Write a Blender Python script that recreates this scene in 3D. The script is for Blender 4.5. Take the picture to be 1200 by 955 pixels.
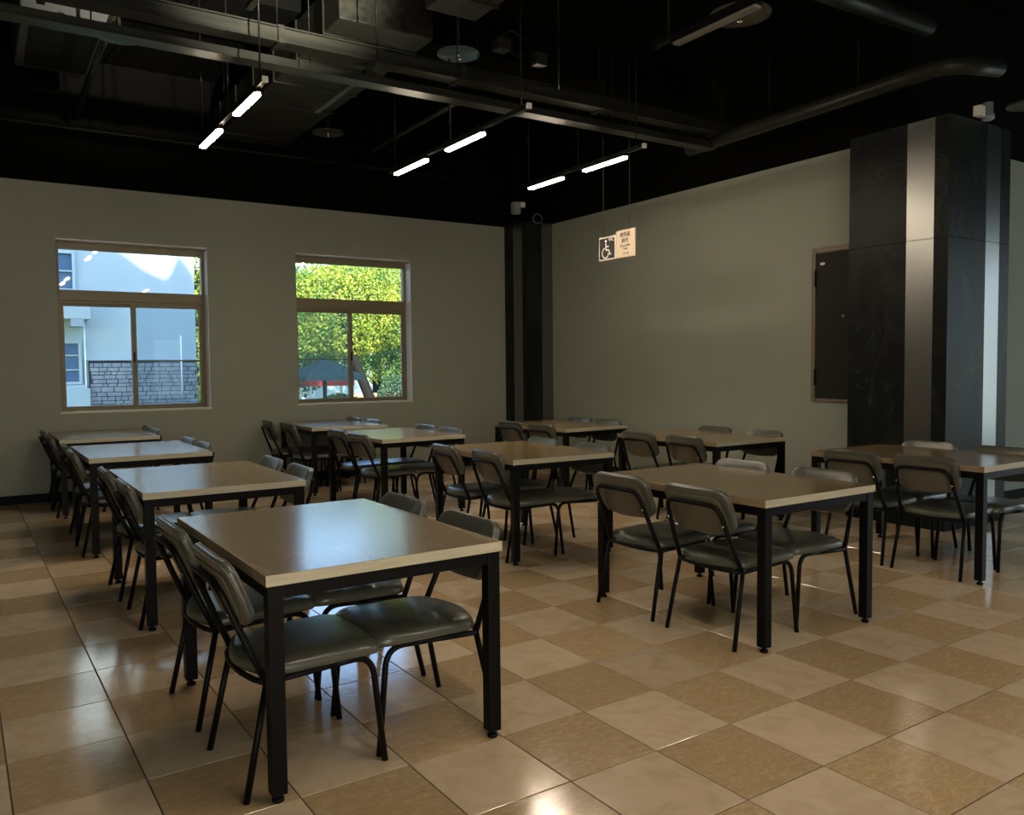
import bpy, bmesh, math, random
from mathutils import Vector, Matrix
random.seed(7)
D = bpy.data
for o in list(D.objects): D.objects.remove(o)
S = bpy.context.scene
COL = S.collection
R = math.radians
PI = math.pi

# ------------------------------------------------------------------ camera
F_PX = 971.7
CAM_Z = 1.4027
YAW, PITCH, ROLL = 0.576906, 0.0494213, -0.0099165
cam = D.cameras.new('camera'); camo = D.objects.new('camera', cam); COL.objects.link(camo)
cam.sensor_fit = 'HORIZONTAL'; cam.sensor_width = 36.0; cam.lens = F_PX * 36.0 / 1200.0
cam.clip_start = 0.05; cam.clip_end = 300
fw = Vector((math.sin(YAW)*math.cos(PITCH), math.cos(YAW)*math.cos(PITCH), -math.sin(PITCH)))
rt = Vector((math.cos(YAW), -math.sin(YAW), 0)); up = rt.cross(fw)
rt2 = rt*math.cos(ROLL) + up*math.sin(ROLL); up2 = -rt*math.sin(ROLL) + up*math.cos(ROLL)
m = Matrix((rt2, up2, -fw)).transposed().to_4x4(); m.translation = (0, 0, CAM_Z)
camo.matrix_world = m
S.camera = camo

# ------------------------------------------------------------------ world, sun, area lights, exposure
w = D.worlds.new('sky'); S.world = w; w.use_nodes = True
nt = w.node_tree; bg = nt.nodes['Background']
sky = nt.nodes.new('ShaderNodeTexSky'); sky.sky_type = 'NISHITA'; sky.sun_disc = False
sky.sun_elevation = R(40); sky.sun_rotation = R(188); sky.air_density = 1.0; sky.dust_density = 0.3; sky.ozone_density = 3.0
nt.links.new(sky.outputs[0], bg.inputs[0]); bg.inputs[1].default_value = 0.85
SUNDIR = Vector((0.15, 1.0, -0.60)).normalized()      # direction the light travels
sun = D.lights.new('sun', 'SUN'); sun.energy = 14; sun.angle = R(1.2); sun.color = (1.0, 0.93, 0.80)
suno = D.objects.new('sun', sun); COL.objects.link(suno); suno.rotation_euler = SUNDIR.to_track_quat('-Z', 'Y').to_euler()
suno.location = (0, -8, 14)

def area_light(name, loc, direction, sx, sy, energy, color):
    l = D.lights.new(name, 'AREA'); l.shape = 'RECTANGLE'; l.size = sx; l.size_y = sy; l.energy = energy; l.color = color
    o = D.objects.new(name, l); COL.objects.link(o); o.location = loc
    o.rotation_euler = Vector(direction).to_track_quat('-Z', 'Z').to_euler(); return o
# daylight that enters by the glazed front on the right and by the rear door; the wide rear light is unseen, added as fill
area_light('daylight_right', (12.30, 0.1, 1.6), (-1, 0, -0.03), 6.8, 2.7, 85, (0.80, 0.96, 0.95))
area_light('fill_rear', (-0.6, -4.22, 1.7), (0, 1, -0.03), 3.9, 2.3, 105, (1.0, 0.92, 0.78))
area_light('daylight_door', (4.65, -4.22, 1.45), (0, 1, -0.03), 0.84, 1.6, 0.8, (1.0, 0.97, 0.90))
S.view_settings.view_transform = 'Standard'; S.view_settings.look = 'None'
S.view_settings.gamma = 1.0; S.view_settings.use_curve_mapping = False
S.view_settings.exposure = 0.62
LAMP = 88.0          # radiance of the lit track tubes

# ------------------------------------------------------------------ materials
def mat(name, color, rough=0.5, metal=0.0, spec=0.5, noise=None, bump=None, coat=0.0, coat_rough=0.1):
    """noise=(scale, amount, stretch xyz, second colour)  bump=(scale, strength, stretch)"""
    M = D.materials.new(name); M.use_nodes = True; t = M.node_tree; b = t.nodes['Principled BSDF']
    b.inputs['Base Color'].default_value = (*color, 1); b.inputs['Roughness'].default_value = rough
    b.inputs['Metallic'].default_value = metal; b.inputs['Specular IOR Level'].default_value = spec
    b.inputs['Coat Weight'].default_value = coat; b.inputs['Coat Roughness'].default_value = coat_rough
    if noise or bump:
        tc = t.nodes.new('ShaderNodeTexCoord')
    if noise:
        sc, amt, st, c2 = noise
        mp = t.nodes.new('ShaderNodeMapping'); mp.inputs['Scale'].default_value = st
        n = t.nodes.new('ShaderNodeTexNoise'); n.inputs['Scale'].default_value = sc; n.inputs['Detail'].default_value = 5
        r = t.nodes.new('ShaderNodeMapRange'); r.inputs[1].default_value = 0.35; r.inputs[2].default_value = 0.65; r.inputs[4].default_value = amt
        mx = t.nodes.new('ShaderNodeMix'); mx.data_type = 'RGBA'; mx.inputs[6].default_value = (*color, 1); mx.inputs[7].default_value = (*c2, 1)
        t.links.new(tc.outputs['Object'], mp.inputs[0]); t.links.new(mp.outputs[0], n.inputs[0]); t.links.new(n.outputs[0], r.inputs[0])
        t.links.new(r.outputs[0], mx.inputs[0]); t.links.new(mx.outputs[2], b.inputs['Base Color'])
    if bump:
        sc, stg, st = bump
        mp = t.nodes.new('ShaderNodeMapping'); mp.inputs['Scale'].default_value = st
        n = t.nodes.new('ShaderNodeTexNoise'); n.inputs['Scale'].default_value = sc; n.inputs['Detail'].default_value = 3
        bp = t.nodes.new('ShaderNodeBump'); bp.inputs['Strength'].default_value = stg; bp.inputs['Distance'].default_value = 0.01
        t.links.new(tc.outputs['Object'], mp.inputs[0]); t.links.new(mp.outputs[0], n.inputs[0]); t.links.new(n.outputs[0], bp.inputs['Height'])
        t.links.new(bp.outputs[0], b.inputs['Normal'])
    return M
one = (1, 1, 1)
WALL = mat('olive_grey_paint', (0.290, 0.305, 0.250), 0.75, spec=0.3, noise=(1.3, 0.5, one, (0.262, 0.278, 0.232)), bump=(55, 0.12, one))
BLACK = mat('black_ceiling_paint', (0.0022, 0.0022, 0.0019), 0.85, spec=0.06)
DARKMET = mat('black_painted_metal', (0.024, 0.024, 0.019), 0.38, spec=0.22, noise=(9, 0.9, (0.25, 3, 3), (0.009, 0.009, 0.008)))
INSUL = mat('black_insulation_foil', (0.030, 0.030, 0.024), 0.5, spec=0.2, noise=(16, 0.8, (1, 4, 1), (0.008, 0.008, 0.006)), bump=(14, 0.6, (0.4, 4, 1)))
BASEB = mat('black_green_skirting', (0.008, 0.012, 0.012), 0.7, spec=0.1)
FRAME = mat('black_powder_coat', (0.0045, 0.0045, 0.0045), 0.42, spec=0.13)
VINYL = mat('dark_grey_green_vinyl', (0.075, 0.080, 0.061), 0.30, spec=0.8, noise=(5, 0.5, one, (0.060, 0.063, 0.051)), bump=(24, 0.13, one))
BACKP = mat('olive_back_panel', (0.120, 0.108, 0.076), 0.55, spec=0.4)
LAM = mat('walnut_laminate', (0.250, 0.178, 0.086), 0.19, spec=1.0, noise=(7, 0.85, (5, 0.30, 1), (0.170, 0.118, 0.056)))
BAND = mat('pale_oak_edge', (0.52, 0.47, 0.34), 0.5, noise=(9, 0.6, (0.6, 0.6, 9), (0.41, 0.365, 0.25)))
CHROME = mat('chrome', (0.8, 0.8, 0.8), 0.15, metal=1)
STEEL = mat('brushed_steel', (0.27, 0.27, 0.27), 0.30, metal=1, bump=(30, 0.04, (1, 1, 0.1)))
BRONZE = mat('bronze_aluminium', (0.19, 0.158, 0.095), 0.45, metal=0.2)
WHITEAL = mat('white_aluminium', (0.80, 0.80, 0.86), 0.35)
WHITE = mat('white_plastic', (0.75, 0.72, 0.66), 0.45)
GREYPL = mat('grey_plastic', (0.28, 0.30, 0.32), 0.4)
PANELD = mat('dark_brown_panel', (0.022, 0.020, 0.016), 0.6, spec=0.12)
CREAM = mat('cream_sign', (0.56, 0.47, 0.36), 0.5)
INK = mat('black_ink', (0.02, 0.02, 0.018), 0.6)
GROUT = mat('dark_grout', (0.035, 0.026, 0.018), 0.8)

def marble():
    M = mat('black_marble', (0.013, 0.015, 0.013), 0.40, spec=0.12); t = M.node_tree; b = t.nodes['Principled BSDF']
    tc = t.nodes.new('ShaderNodeTexCoord'); n = t.nodes.new('ShaderNodeTexNoise'); n.inputs['Scale'].default_value = 2.4
    n.inputs['Detail'].default_value = 6; n.inputs['Distortion'].default_value = 1.6
    mp = t.nodes.new('ShaderNodeMapping'); mp.inputs['Scale'].default_value = (1, 1, 0.5); mp.inputs['Rotation'].default_value = (0.5, 0.6, 0)
    v = t.nodes.new('ShaderNodeTexVoronoi'); v.feature = 'DISTANCE_TO_EDGE'; v.inputs['Scale'].default_value = 1.5
    ad = t.nodes.new('ShaderNodeVectorMath'); ad.operation = 'MULTIPLY_ADD'; ad.inputs[1].default_value = (0.9, 0.9, 0.9)
    r = t.nodes.new('ShaderNodeMapRange'); r.inputs[1].default_value = 0.0; r.inputs[2].default_value = 0.012; r.inputs[3].default_value = 0.5; r.inputs[4].default_value = 0.0
    r2 = t.nodes.new('ShaderNodeMapRange'); r2.inputs[1].default_value = 0.45; r2.inputs[2].default_value = 0.75; r2.inputs[4].default_value = 0.35
    am = t.nodes.new('ShaderNodeMath'); am.operation = 'ADD'
    mx = t.nodes.new('ShaderNodeMix'); mx.data_type = 'RGBA'; mx.inputs[6].default_value = (0.008, 0.0095, 0.0085, 1); mx.inputs[7].default_value = (0.05, 0.056, 0.05, 1)
    L = t.links.new
    L(tc.outputs['Object'], mp.inputs[0]); L(mp.outputs[0], n.inputs[0]); L(n.outputs['Color'], ad.inputs[0]); L(mp.outputs[0], ad.inputs[2]); L(ad.outputs[0], v.inputs[0])
    L(v.outputs['Distance'], r.inputs[0]); L(n.outputs[0], r2.inputs[0]); L(r.outputs[0], am.inputs[0]); L(r2.outputs[0], am.inputs[1])
    L(am.outputs[0], mx.inputs[0]); L(mx.outputs[2], b.inputs['Base Color']); return M
MARBLE = marble()

def tile_mat(name, c1, c2, veins):
    M = mat(name, c1, 0.13, spec=0.8); t = M.node_tree; b = t.nodes['Principled BSDF']; L = t.links.new
    tc = t.nodes.new('ShaderNodeTexCoord'); oi = t.nodes.new('ShaderNodeObjectInfo')
    of = t.nodes.new('ShaderNodeVectorMath'); of.operation = 'ADD'
    ml = t.nodes.new('ShaderNodeMath'); ml.operation = 'MULTIPLY'; ml.inputs[1].default_value = 37.0
    mp = t.nodes.new('ShaderNodeMapping'); mp.inputs['Scale'].default_value = (1, 3.2, 1) if veins else (1, 1, 1); mp.inputs['Rotation'].default_value = (0, 0, 0.5)
    n = t.nodes.new('ShaderNodeTexNoise'); n.inputs['Scale'].default_value = 22 if veins else 7; n.inputs['Detail'].default_value = 5; n.inputs['Distortion'].default_value = 1.2
    r = t.nodes.new('ShaderNodeMapRange'); r.inputs[1].default_value = 0.42; r.inputs[2].default_value = 0.66
    mx = t.nodes.new('ShaderNodeMix'); mx.data_type = 'RGBA'; mx.inputs[6].default_value = (*c1, 1); mx.inputs[7].default_value = (*c2, 1)
    hs = t.nodes.new('ShaderNodeHueSaturation'); rv = t.nodes.new('ShaderNodeMapRange'); rv.inputs[3].default_value = 0.88; rv.inputs[4].default_value = 1.1
    L(oi.outputs['Random'], ml.inputs[0]); L(tc.outputs['Object'], of.inputs[0]); L(ml.outputs[0], of.inputs[1]); L(of.outputs[0], mp.inputs[0])
    L(mp.outputs[0], n.inputs[0]); L(n.outputs[0], r.inputs[0]); L(r.outputs[0], mx.inputs[0]); L(mx.outputs[2], hs.inputs['Color'])
    L(oi.outputs['Random'], rv.inputs[0]); L(rv.outputs[0], hs.inputs['Value']); L(hs.outputs[0], b.inputs['Base Color'])
    n2 = t.nodes.new('ShaderNodeTexNoise'); n2.inputs['Scale'].default_value = 28; bp = t.nodes.new('ShaderNodeBump'); bp.inputs['Strength'].default_value = 0.10; bp.inputs['Distance'].default_value = 0.004
    L(of.outputs[0], n2.inputs[0]); L(n2.outputs[0], bp.inputs['Height']); L(bp.outputs[0], b.inputs['Normal'])
    return M
TILE_L = tile_mat('pale_beige_tile', (0.66, 0.52, 0.36), (0.58, 0.45, 0.30), False)
TILE_T = tile_mat('tan_veined_tile', (0.48, 0.335, 0.18), (0.58, 0.43, 0.26), True)

def emit(name, c, s):
    M = D.materials.new(name); M.use_nodes = True; t = M.node_tree; t.nodes.remove(t.nodes['Principled BSDF'])
    e = t.nodes.new('ShaderNodeEmission'); e.inputs[0].default_value = (*c, 1); e.inputs[1].default_value = s
    t.links.new(e.outputs[0], t.nodes['Material Output'].inputs[0]); return M
TUBE = emit('lit_lamp_tube', (1.0, 0.83, 0.62), LAMP)

def glass_mat(name, tint, haze):
    M = D.materials.new(name); M.use_nodes = True; t = M.node_tree; t.nodes.remove(t.nodes['Principled BSDF']); L = t.links.new
    tr = t.nodes.new('ShaderNodeBsdfTransparent'); tr.inputs[0].default_value = (*tint, 1)
    gl = t.nodes.new('ShaderNodeBsdfGlossy'); gl.inputs['Roughness'].default_value = 0.02
    fr = t.nodes.new('ShaderNodeFresnel'); fr.inputs[0].default_value = 1.5
    mx = t.nodes.new('ShaderNodeMixShader'); L(fr.outputs[0], mx.inputs[0]); L(tr.outputs[0], mx.inputs[1]); L(gl.outputs[0], mx.inputs[2])
    df = t.nodes.new('ShaderNodeBsdfTranslucent'); df.inputs[0].default_value = (0.75, 0.85, 0.95, 1)
    m2 = t.nodes.new('ShaderNodeMixShader'); m2.inputs[0].default_value = haze; L(mx.outputs[0], m2.inputs[1]); L(df.outputs[0], m2.inputs[2])
    L(m2.outputs[0], t.nodes['Material Output'].inputs[0]); return M
GLASS = glass_mat('window_glass', (0.95, 0.98, 0.98), 0.006)
SCREEN = glass_mat('insect_mesh', (0.84, 0.89, 0.92), 0.02)

def leaf_mat(name, c1, c2, sc=0.8):
    M = D.materials.new(name); M.use_nodes = True; t = M.node_tree; b = t.nodes['Principled BSDF']; L = t.links.new
    b.inputs['Roughness'].default_value = 0.6
    tc = t.nodes.new('ShaderNodeTexCoord'); n = t.nodes.new('ShaderNodeTexNoise'); n.inputs['Scale'].default_value = sc*2.2; n.inputs['Detail'].default_value = 8
    n.inputs['Roughness'].default_value = 0.75
    r = t.nodes.new('ShaderNodeMapRange'); r.inputs[1].default_value = 0.38; r.inputs[2].default_value = 0.62
    mx = t.nodes.new('ShaderNodeMix'); mx.data_type = 'RGBA'; mx.inputs[6].default_value = (*c1, 1); mx.inputs[7].default_value = (*c2, 1)
    L(tc.outputs['Object'], n.inputs[0]); L(n.outputs[0], r.inputs[0]); L(r.outputs[0], mx.inputs[0]); L(mx.outputs[2], b.inputs['Base Color'])
    tl = t.nodes.new('ShaderNodeBsdfTranslucent'); L(mx.outputs[2], tl.inputs[0]); ms = t.nodes.new('ShaderNodeMixShader'); ms.inputs[0].default_value = 0.35
    L(b.outputs[0], ms.inputs[1]); L(tl.outputs[0], ms.inputs[2]); L(ms.outputs[0], t.nodes['Material Output'].inputs[0]); return M
LEAF1 = leaf_mat('sunlit_yellow_green_leaves', (0.055, 0.15, 0.014), (0.38, 0.40, 0.04))
LEAF2 = leaf_mat('mid_green_leaves', (0.025, 0.085, 0.025), (0.13, 0.24, 0.035))
LEAF3 = leaf_mat('deep_green_leaves', (0.02, 0.055, 0.03), (0.06, 0.12, 0.05))
BARK = mat('dark_bark', (0.014, 0.013, 0.012), 0.9, spec=0.03, bump=(8, 0.6, (3, 3, 0.5)))
RENDERW = mat('pale_render', (0.34, 0.385, 0.39), 0.85, noise=(3, 0.4, one, (0.31, 0.35, 0.36)))
STONEA = mat('grey_blue_stone', (0.15, 0.16, 0.175), 0.85, noise=(4, 0.9, one, (0.25, 0.255, 0.26)))
MORTAR = mat('dark_mortar', (0.02, 0.023, 0.03), 0.9)
BLUEGL = mat('dark_blue_glass', (0.07, 0.12, 0.19), 0.08, spec=0.8)
RED = mat('red_paint', (0.55, 0.05, 0.04), 0.5)
PINK = mat('terracotta_paving', (0.42, 0.23, 0.17), 0.8)
TEAL = mat('dark_teal_canvas', (0.008, 0.018, 0.022), 0.8, spec=0.03)
GRASS = mat('grass_ground', (0.12, 0.22, 0.05), 0.9, noise=(2, 0.9, one, (0.30, 0.34, 0.10)))

# ------------------------------------------------------------------ mesh helpers
def box(bm, x0, y0, z0, x1, y1, z1, mi=0, bev=0.0):
    vs = [bm.verts.new(p) for p in ((x0,y0,z0),(x1,y0,z0),(x1,y1,z0),(x0,y1,z0),(x0,y0,z1),(x1,y0,z1),(x1,y1,z1),(x0,y1,z1))]
    fs = [bm.faces.new([vs[i] for i in f]) for f in ((3,2,1,0),(4,5,6,7),(0,1,5,4),(1,2,6,5),(2,3,7,6),(3,0,4,7))]
    for f in fs: f.material_index = mi
    if bev:
        es = list({e for f in fs for e in f.edges})
        r = bmesh.ops.bevel(bm, geom=es, offset=bev, segments=2, affect='EDGES', profile=0.5)
        for f in r['faces']: f.material_index = mi
    return fs
def tube(bm, pts, r, seg=10, cap=True, mi=0, radii=None):
    pts = [Vector(p) for p in pts]; rings = []; n = len(pts); prev = None
    for i, p in enumerate(pts):
        t = (pts[min(i+1, n-1)] - pts[max(i-1, 0)]).normalized()
        if prev is None:
            a = Vector((0, 0, 1)) if abs(t.z) < 0.9 else Vector((1, 0, 0))
            u = t.cross(a).normalized()
        else:
            u = (prev - t*prev.dot(t)).normalized()
        prev = u; v = t.cross(u); rr = radii[i] if radii else r
        rings.append([bm.verts.new(p + (u*math.cos(2*PI*k/seg) + v*math.sin(2*PI*k/seg))*rr) for k in range(seg)])
    for a, b in zip(rings, rings[1:]):
        for k in range(seg):
            f = bm.faces.new((a[k], a[(k+1) % seg], b[(k+1) % seg], b[k])); f.smooth = True; f.material_index = mi
    if cap:
        bm.faces.new(rings[0][::-1]).material_index = mi; bm.faces.new(rings[-1]).material_index = mi
def round_path(pts, rad, n=6):
    pts = [Vector(p) for p in pts]; out = [pts[0]]
    for i in range(1, len(pts)-1):
        a, b, c = pts[i-1], pts[i], pts[i+1]; r = rad[i-1] if isinstance(rad, (list, tuple)) else rad
        da = (a-b); dc = (c-b); l = min(r, da.length*0.49, dc.length*0.49)
        p0 = b + da.normalized()*l; p1 = b + dc.normalized()*l
        for k in range(n+1):
            t = k/n; out.append(p0*(1-t)**2 + b*2*t*(1-t) + p1*t*t)
    out.append(pts[-1]); return out
def lathe(bm, prof, cx=0, cy=0, seg=20, mi=0):
    rings = [[bm.verts.new((cx + r*math.cos(2*PI*k/seg), cy + r*math.sin(2*PI*k/seg), z)) for k in range(seg)] for r, z in prof]
    for a, b in zip(rings, rings[1:]):
        for k in range(seg):
            f = bm.faces.new((a[k], a[(k+1) % seg], b[(k+1) % seg], b[k])); f.smooth = True; f.material_index = mi
    bm.faces.new(rings[0][::-1]).material_index = mi; bm.faces.new(rings[-1]).material_index = mi
def pad(bm, outline, levels, fn, mi=0):
    """outline: closed 2D polygon; levels: (inset, height); fn maps (a,b,h) to 3D"""
    cx = sum(p[0] for p in outline)/len(outline); cy = sum(p[1] for p in outline)/len(outline); n = len(outline)
    xs = [p[0]-cx for p in outline]; ys = [p[1]-cy for p in outline]; hw = max(map(abs, xs)); hh = max(map(abs, ys)); rings = []
    for ins, h in levels:
        rings.append([bm.verts.new(fn(cx + x*(1-ins/hw), cy + y*(1-ins/hh), h)) for x, y in zip(xs, ys)])
    for a, b in zip(rings, rings[1:]):
        for k in range(n):
            f = bm.faces.new((a[k], a[(k+1) % n], b[(k+1) % n], b[k])); f.smooth = True; f.material_index = mi
    for ring, lv, rev in ((rings[0], levels[0], True), (rings[-1], levels[-1], False)):
        c = bm.verts.new(fn(cx, cy, lv[1]))
        for k in range(n):
            q = (c, ring[(k+1) % n], ring[k]) if rev else (c, ring[k], ring[(k+1) % n])
            f = bm.faces.new(q); f.smooth = True; f.material_index = mi
def mesh(name, bm, mats):
    me = D.meshes.new(name); bmesh.ops.recalc_face_normals(bm, faces=bm.faces); bm.to_mesh(me); bm.free()
    for mm in (mats if isinstance(mats, (list, tuple)) else [mats]): me.materials.append(mm)
    return me
def obj(name, bm, mats, parent=None, loc=None):
    me = mesh(name, bm, mats) if isinstance(bm, bmesh.types.BMesh) else bm
    o = D.objects.new(name, me); COL.objects.link(o)
    if parent: o.parent = parent
    if loc: o.location = loc
    return o
def tag(o, label, cat, group=None, kind=None):
    if label: o['label'] = label
    if cat: o['category'] = cat
    if group: o['group'] = group
    if kind: o['kind'] = kind
    return o
def thing(name, label, cat, loc=(0, 0, 0), rz=0, group=None, kind=None):
    o = D.objects.new(name, None); COL.objects.link(o); o.location = loc; o.rotation_euler = (0, 0, rz); o.empty_display_size = 0.1
    return tag(o, label, cat, group, kind)
def copy_tree(o, parent=None):
    c = o.copy(); COL.objects.link(c); c.parent = parent
    for ch in list(o.children): copy_tree(ch, c)
    return c
def B(): return bmesh.new()
def struct(name, bm, mats, label, cat, parent=None):
    o = obj(name, bm, mats, parent); tag(o, label, cat, kind='structure'); return o

# ------------------------------------------------------------------ room shell
XL, XR, YB, YF, ZT, ZC = -3.0, 12.0, -4.0, 10.147, 3.405, 4.75
XW = 6.95; YRET = 4.27; TH = 0.25
WIN = [(0.800, 2.360, 0.945, 2.825), (3.420, 4.995, 0.950, 2.835)]
def wall_faces(bm, fixed, a0, a1, holes, axis, t0, t1):
    """solid wall boxes between a0..a1 with rectangular holes; olive below ZT, black above"""
    def bx(p0, p1, z0, z1, mi):
        if axis == 'y': box(bm, p0, t0, z0, p1, t1, z1, mi)
        else: box(bm, t0, p0, z0, t1, p1, z1, mi)
    x = a0
    for h in holes:
        bx(x, h[0], 0, ZT, 0); bx(h[0], h[1], 0, h[2], 0); bx(h[0], h[1], h[3], ZT, 0); x = h[1]
    bx(x, a1, 0, ZT, 0); bx(a0, a1, ZT, ZC, 1)
bm = B(); wall_faces(bm, YF, XL, XW + TH, WIN, 'y', YF, YF + TH)
struct('wall_far', bm, [WALL, BLACK], 'olive grey painted wall with the two aluminium windows', 'wall')
bm = B(); wall_faces(bm, XW, YRET, YF, [], 'x', XW, XW + TH)
struct('wall_right', bm, [WALL, BLACK], 'plain olive grey wall behind the hanging toilet sign', 'wall')
bm = B(); wall_faces(bm, YRET, XW + TH, XR + TH, [], 'y', YRET, YRET + TH)
struct('wall_return', bm, [WALL, BLACK], 'olive grey wall to the right of the big marble pillar', 'wall')
bm = B(); wall_faces(bm, XL, YB, YF, [], 'x', XL - TH, XL)
struct('wall_left', bm, [WALL, BLACK], 'olive grey wall left of the dining room', 'wall')
bm = B(); wall_faces(bm, YB, XL, XR + TH, [(-2.6, 1.4, 0.5, 2.95), (4.2, 5.1, 0.0, 2.3)], 'y', YB - TH, YB)
struct('wall_rear', bm, [WALL, BLACK], 'rear wall of the dining room with a wide opening added for fill light', 'wall')
bm = B(); wall_faces(bm, XR, YB, YRET, [(-3.4, 3.6, 0.2, 3.0)], 'x', XR, XR + TH)
struct('wall_end', bm, [WALL, BLACK], 'end wall of the dining room with a glazed opening', 'wall')
bm = B(); box(bm, XL - TH, YB - TH, ZC, XR + TH, YF + TH, ZC + 0.2)
for y in (1.0, 6.95): box(bm, XL, y, ZC - 0.35, XW, y + 0.35, ZC)
struct('ceiling', bm, BLACK, 'black painted bare slab ceiling with beams', 'ceiling')
# unseen wall added above the windows, top edge shaped to shade the neighbouring house
prof = [(-6, 5.0), (2.25, 4.0), (3.0, 3.42), (3.38, 3.26), (3.55, 3.62), (3.64, 3.80), (3.95, 3.36), (4.3, 1.9), (4.5, 0.3)]
bm = B(); pts = [(x - 1.15, z + 4.65) for x, z in prof]; pts = [(pts[0][0], 4.96)] + pts
a = [bm.verts.new((x, 10.05, z)) for x, z in pts]; b = [bm.verts.new((x, 10.38, z)) for x, z in pts]
bm.faces.new(a); bm.faces.new(b[::-1])
for k in range(len(a)): bm.faces.new((a[k], b[k], b[(k+1) % len(a)], a[(k+1) % len(a)]))
struct('shade_profile', bm, RENDERW, 'unseen wall added above the windows to shade the neighbouring house', 'wall')

# skirtings
def skirt(name, x0, y0, x1, y1, label):
    bm = B(); box(bm, x0, y0, 0, x1, y1, 0.095, bev=0.003); struct(name, bm, BASEB, label, 'baseboard')
skirt('baseboard_far', XL, YF - 0.015, 6.5, YF, 'dark skirting board along the window wall')
skirt('baseboard_right', XW - 0.015, 4.67, XW, 9.59, 'dark skirting board along the right wall')
skirt('baseboard_return', 7.66, YRET - 0.015, XR, YRET, 'dark skirting board right of the marble pillar')
bm = B(); box(bm, XW - 0.003, 4.67, 0.888, XW, 9.59, 0.894); struct('trim_1', bm, WALL, 'thin raised seam low across the right wall', 'trim')

# ------------------------------------------------------------------ floor: base slab with grout, single tiles above it
bm = B(); box(bm, XL - TH, YB - TH, -0.15, XR + TH, YF + TH, -0.0025)
floor = struct('floor', bm, GROUT, 'glossy chequered floor of beige and tan square tiles', 'floor')
TX, TY, GX, GY, TR = 0.39400, 0.42005, 1.64390, 2.61311, R(0.8224)
ct, st_ = math.cos(TR), math.sin(TR)
def tile_mesh(name, mm):
    bm = B(); g = 0.0023; h = 0.0
    x0, x1, y0, y1 = -TX/2+g, TX/2-g, -TY/2+g, TY/2-g; c = 0.0016
    lo = [bm.verts.new(p) for p in ((x0,y0,-0.008),(x1,y0,-0.008),(x1,y1,-0.008),(x0,y1,-0.008))]
    mid = [bm.verts.new(p) for p in ((x0,y0,-c),(x1,y0,-c),(x1,y1,-c),(x0,y1,-c))]
    hi = [bm.verts.new(p) for p in ((x0+c,y0+c,h),(x1-c,y0+c,h),(x1-c,y1-c,h),(x0+c,y1-c,h))]
    for A_, B_ in ((lo, mid), (mid, hi)):
        for k in range(4): bm.faces.new((A_[k], A_[(k+1) % 4], B_[(k+1) % 4], B_[k]))
    bm.faces.new(hi); return mesh(name, bm, mm)
TM = [tile_mesh('floor_tile', TILE_L), tile_mesh('floor_tile_tan', TILE_T)]
def project(P):
    q = Vector(P) - Vector((0, 0, CAM_Z)); d = q.dot(fw)
    return None if d < 0.2 else (600 + F_PX*q.dot(rt2)/d, 477.5 - F_PX*q.dot(up2)/d)
tiles = []
for i in range(-14, 28):
    for j in range(-16, 19):
        lx, ly = (i + .5)*TX, (j + .5)*TY
        x, y = GX + lx*ct - ly*st_, GY + lx*st_ + ly*ct
        if not (XL - 0.05 < x < XR and YB < y < YF + 0.02): continue
        if x > XW + 0.1 and y > YRET + 0.12: continue
        a = 0; vis = False
        c = [project((x + dx, y + dy, 0)) for dx, dy in ((-TX/2,-TY/2),(TX/2,-TY/2),(TX/2,TY/2),(-TX/2,TY/2))]
        if all(c):
            a = abs(sum(c[k][0]*c[(k+1) % 4][1] - c[(k+1) % 4][0]*c[k][1] for k in range(4)))/2
            vis = any(-5 < u < 1205 and v < 960 for u, v in c)
        tiles.append((a if vis else 0, x, y, (i + j) % 2))
tiles.sort(reverse=True)
for a, x, y, k in tiles[:300]:
    o = D.objects.new('tile', TM[k]); COL.objects.link(o); o.parent = floor; o.location = (x, y, 0); o.rotation_euler = (0, 0, TR)
    o['label'] = 'tan veined floor tile' if k else 'pale beige floor tile'
verts, faces, mi = [], [], []
for a, x, y, k in tiles[300:]:
    base = len(verts)
    for v in TM[k].vertices:
        p = v.co; verts.append((x + p.x*ct - p.y*st_, y + p.x*st_ + p.y*ct, p.z))
    for f in TM[k].polygons: faces.append([base + q for q in f.vertices]); mi.append(k)
me = D.meshes.new('distant_tiles'); me.from_pydata(verts, [], faces); me.materials.append(TILE_L); me.materials.append(TILE_T)
for f, k in zip(me.polygons, mi): f.material_index = k
o = obj('distant_tiles', me, None, floor); o['kind'] = 'stuff'

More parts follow.
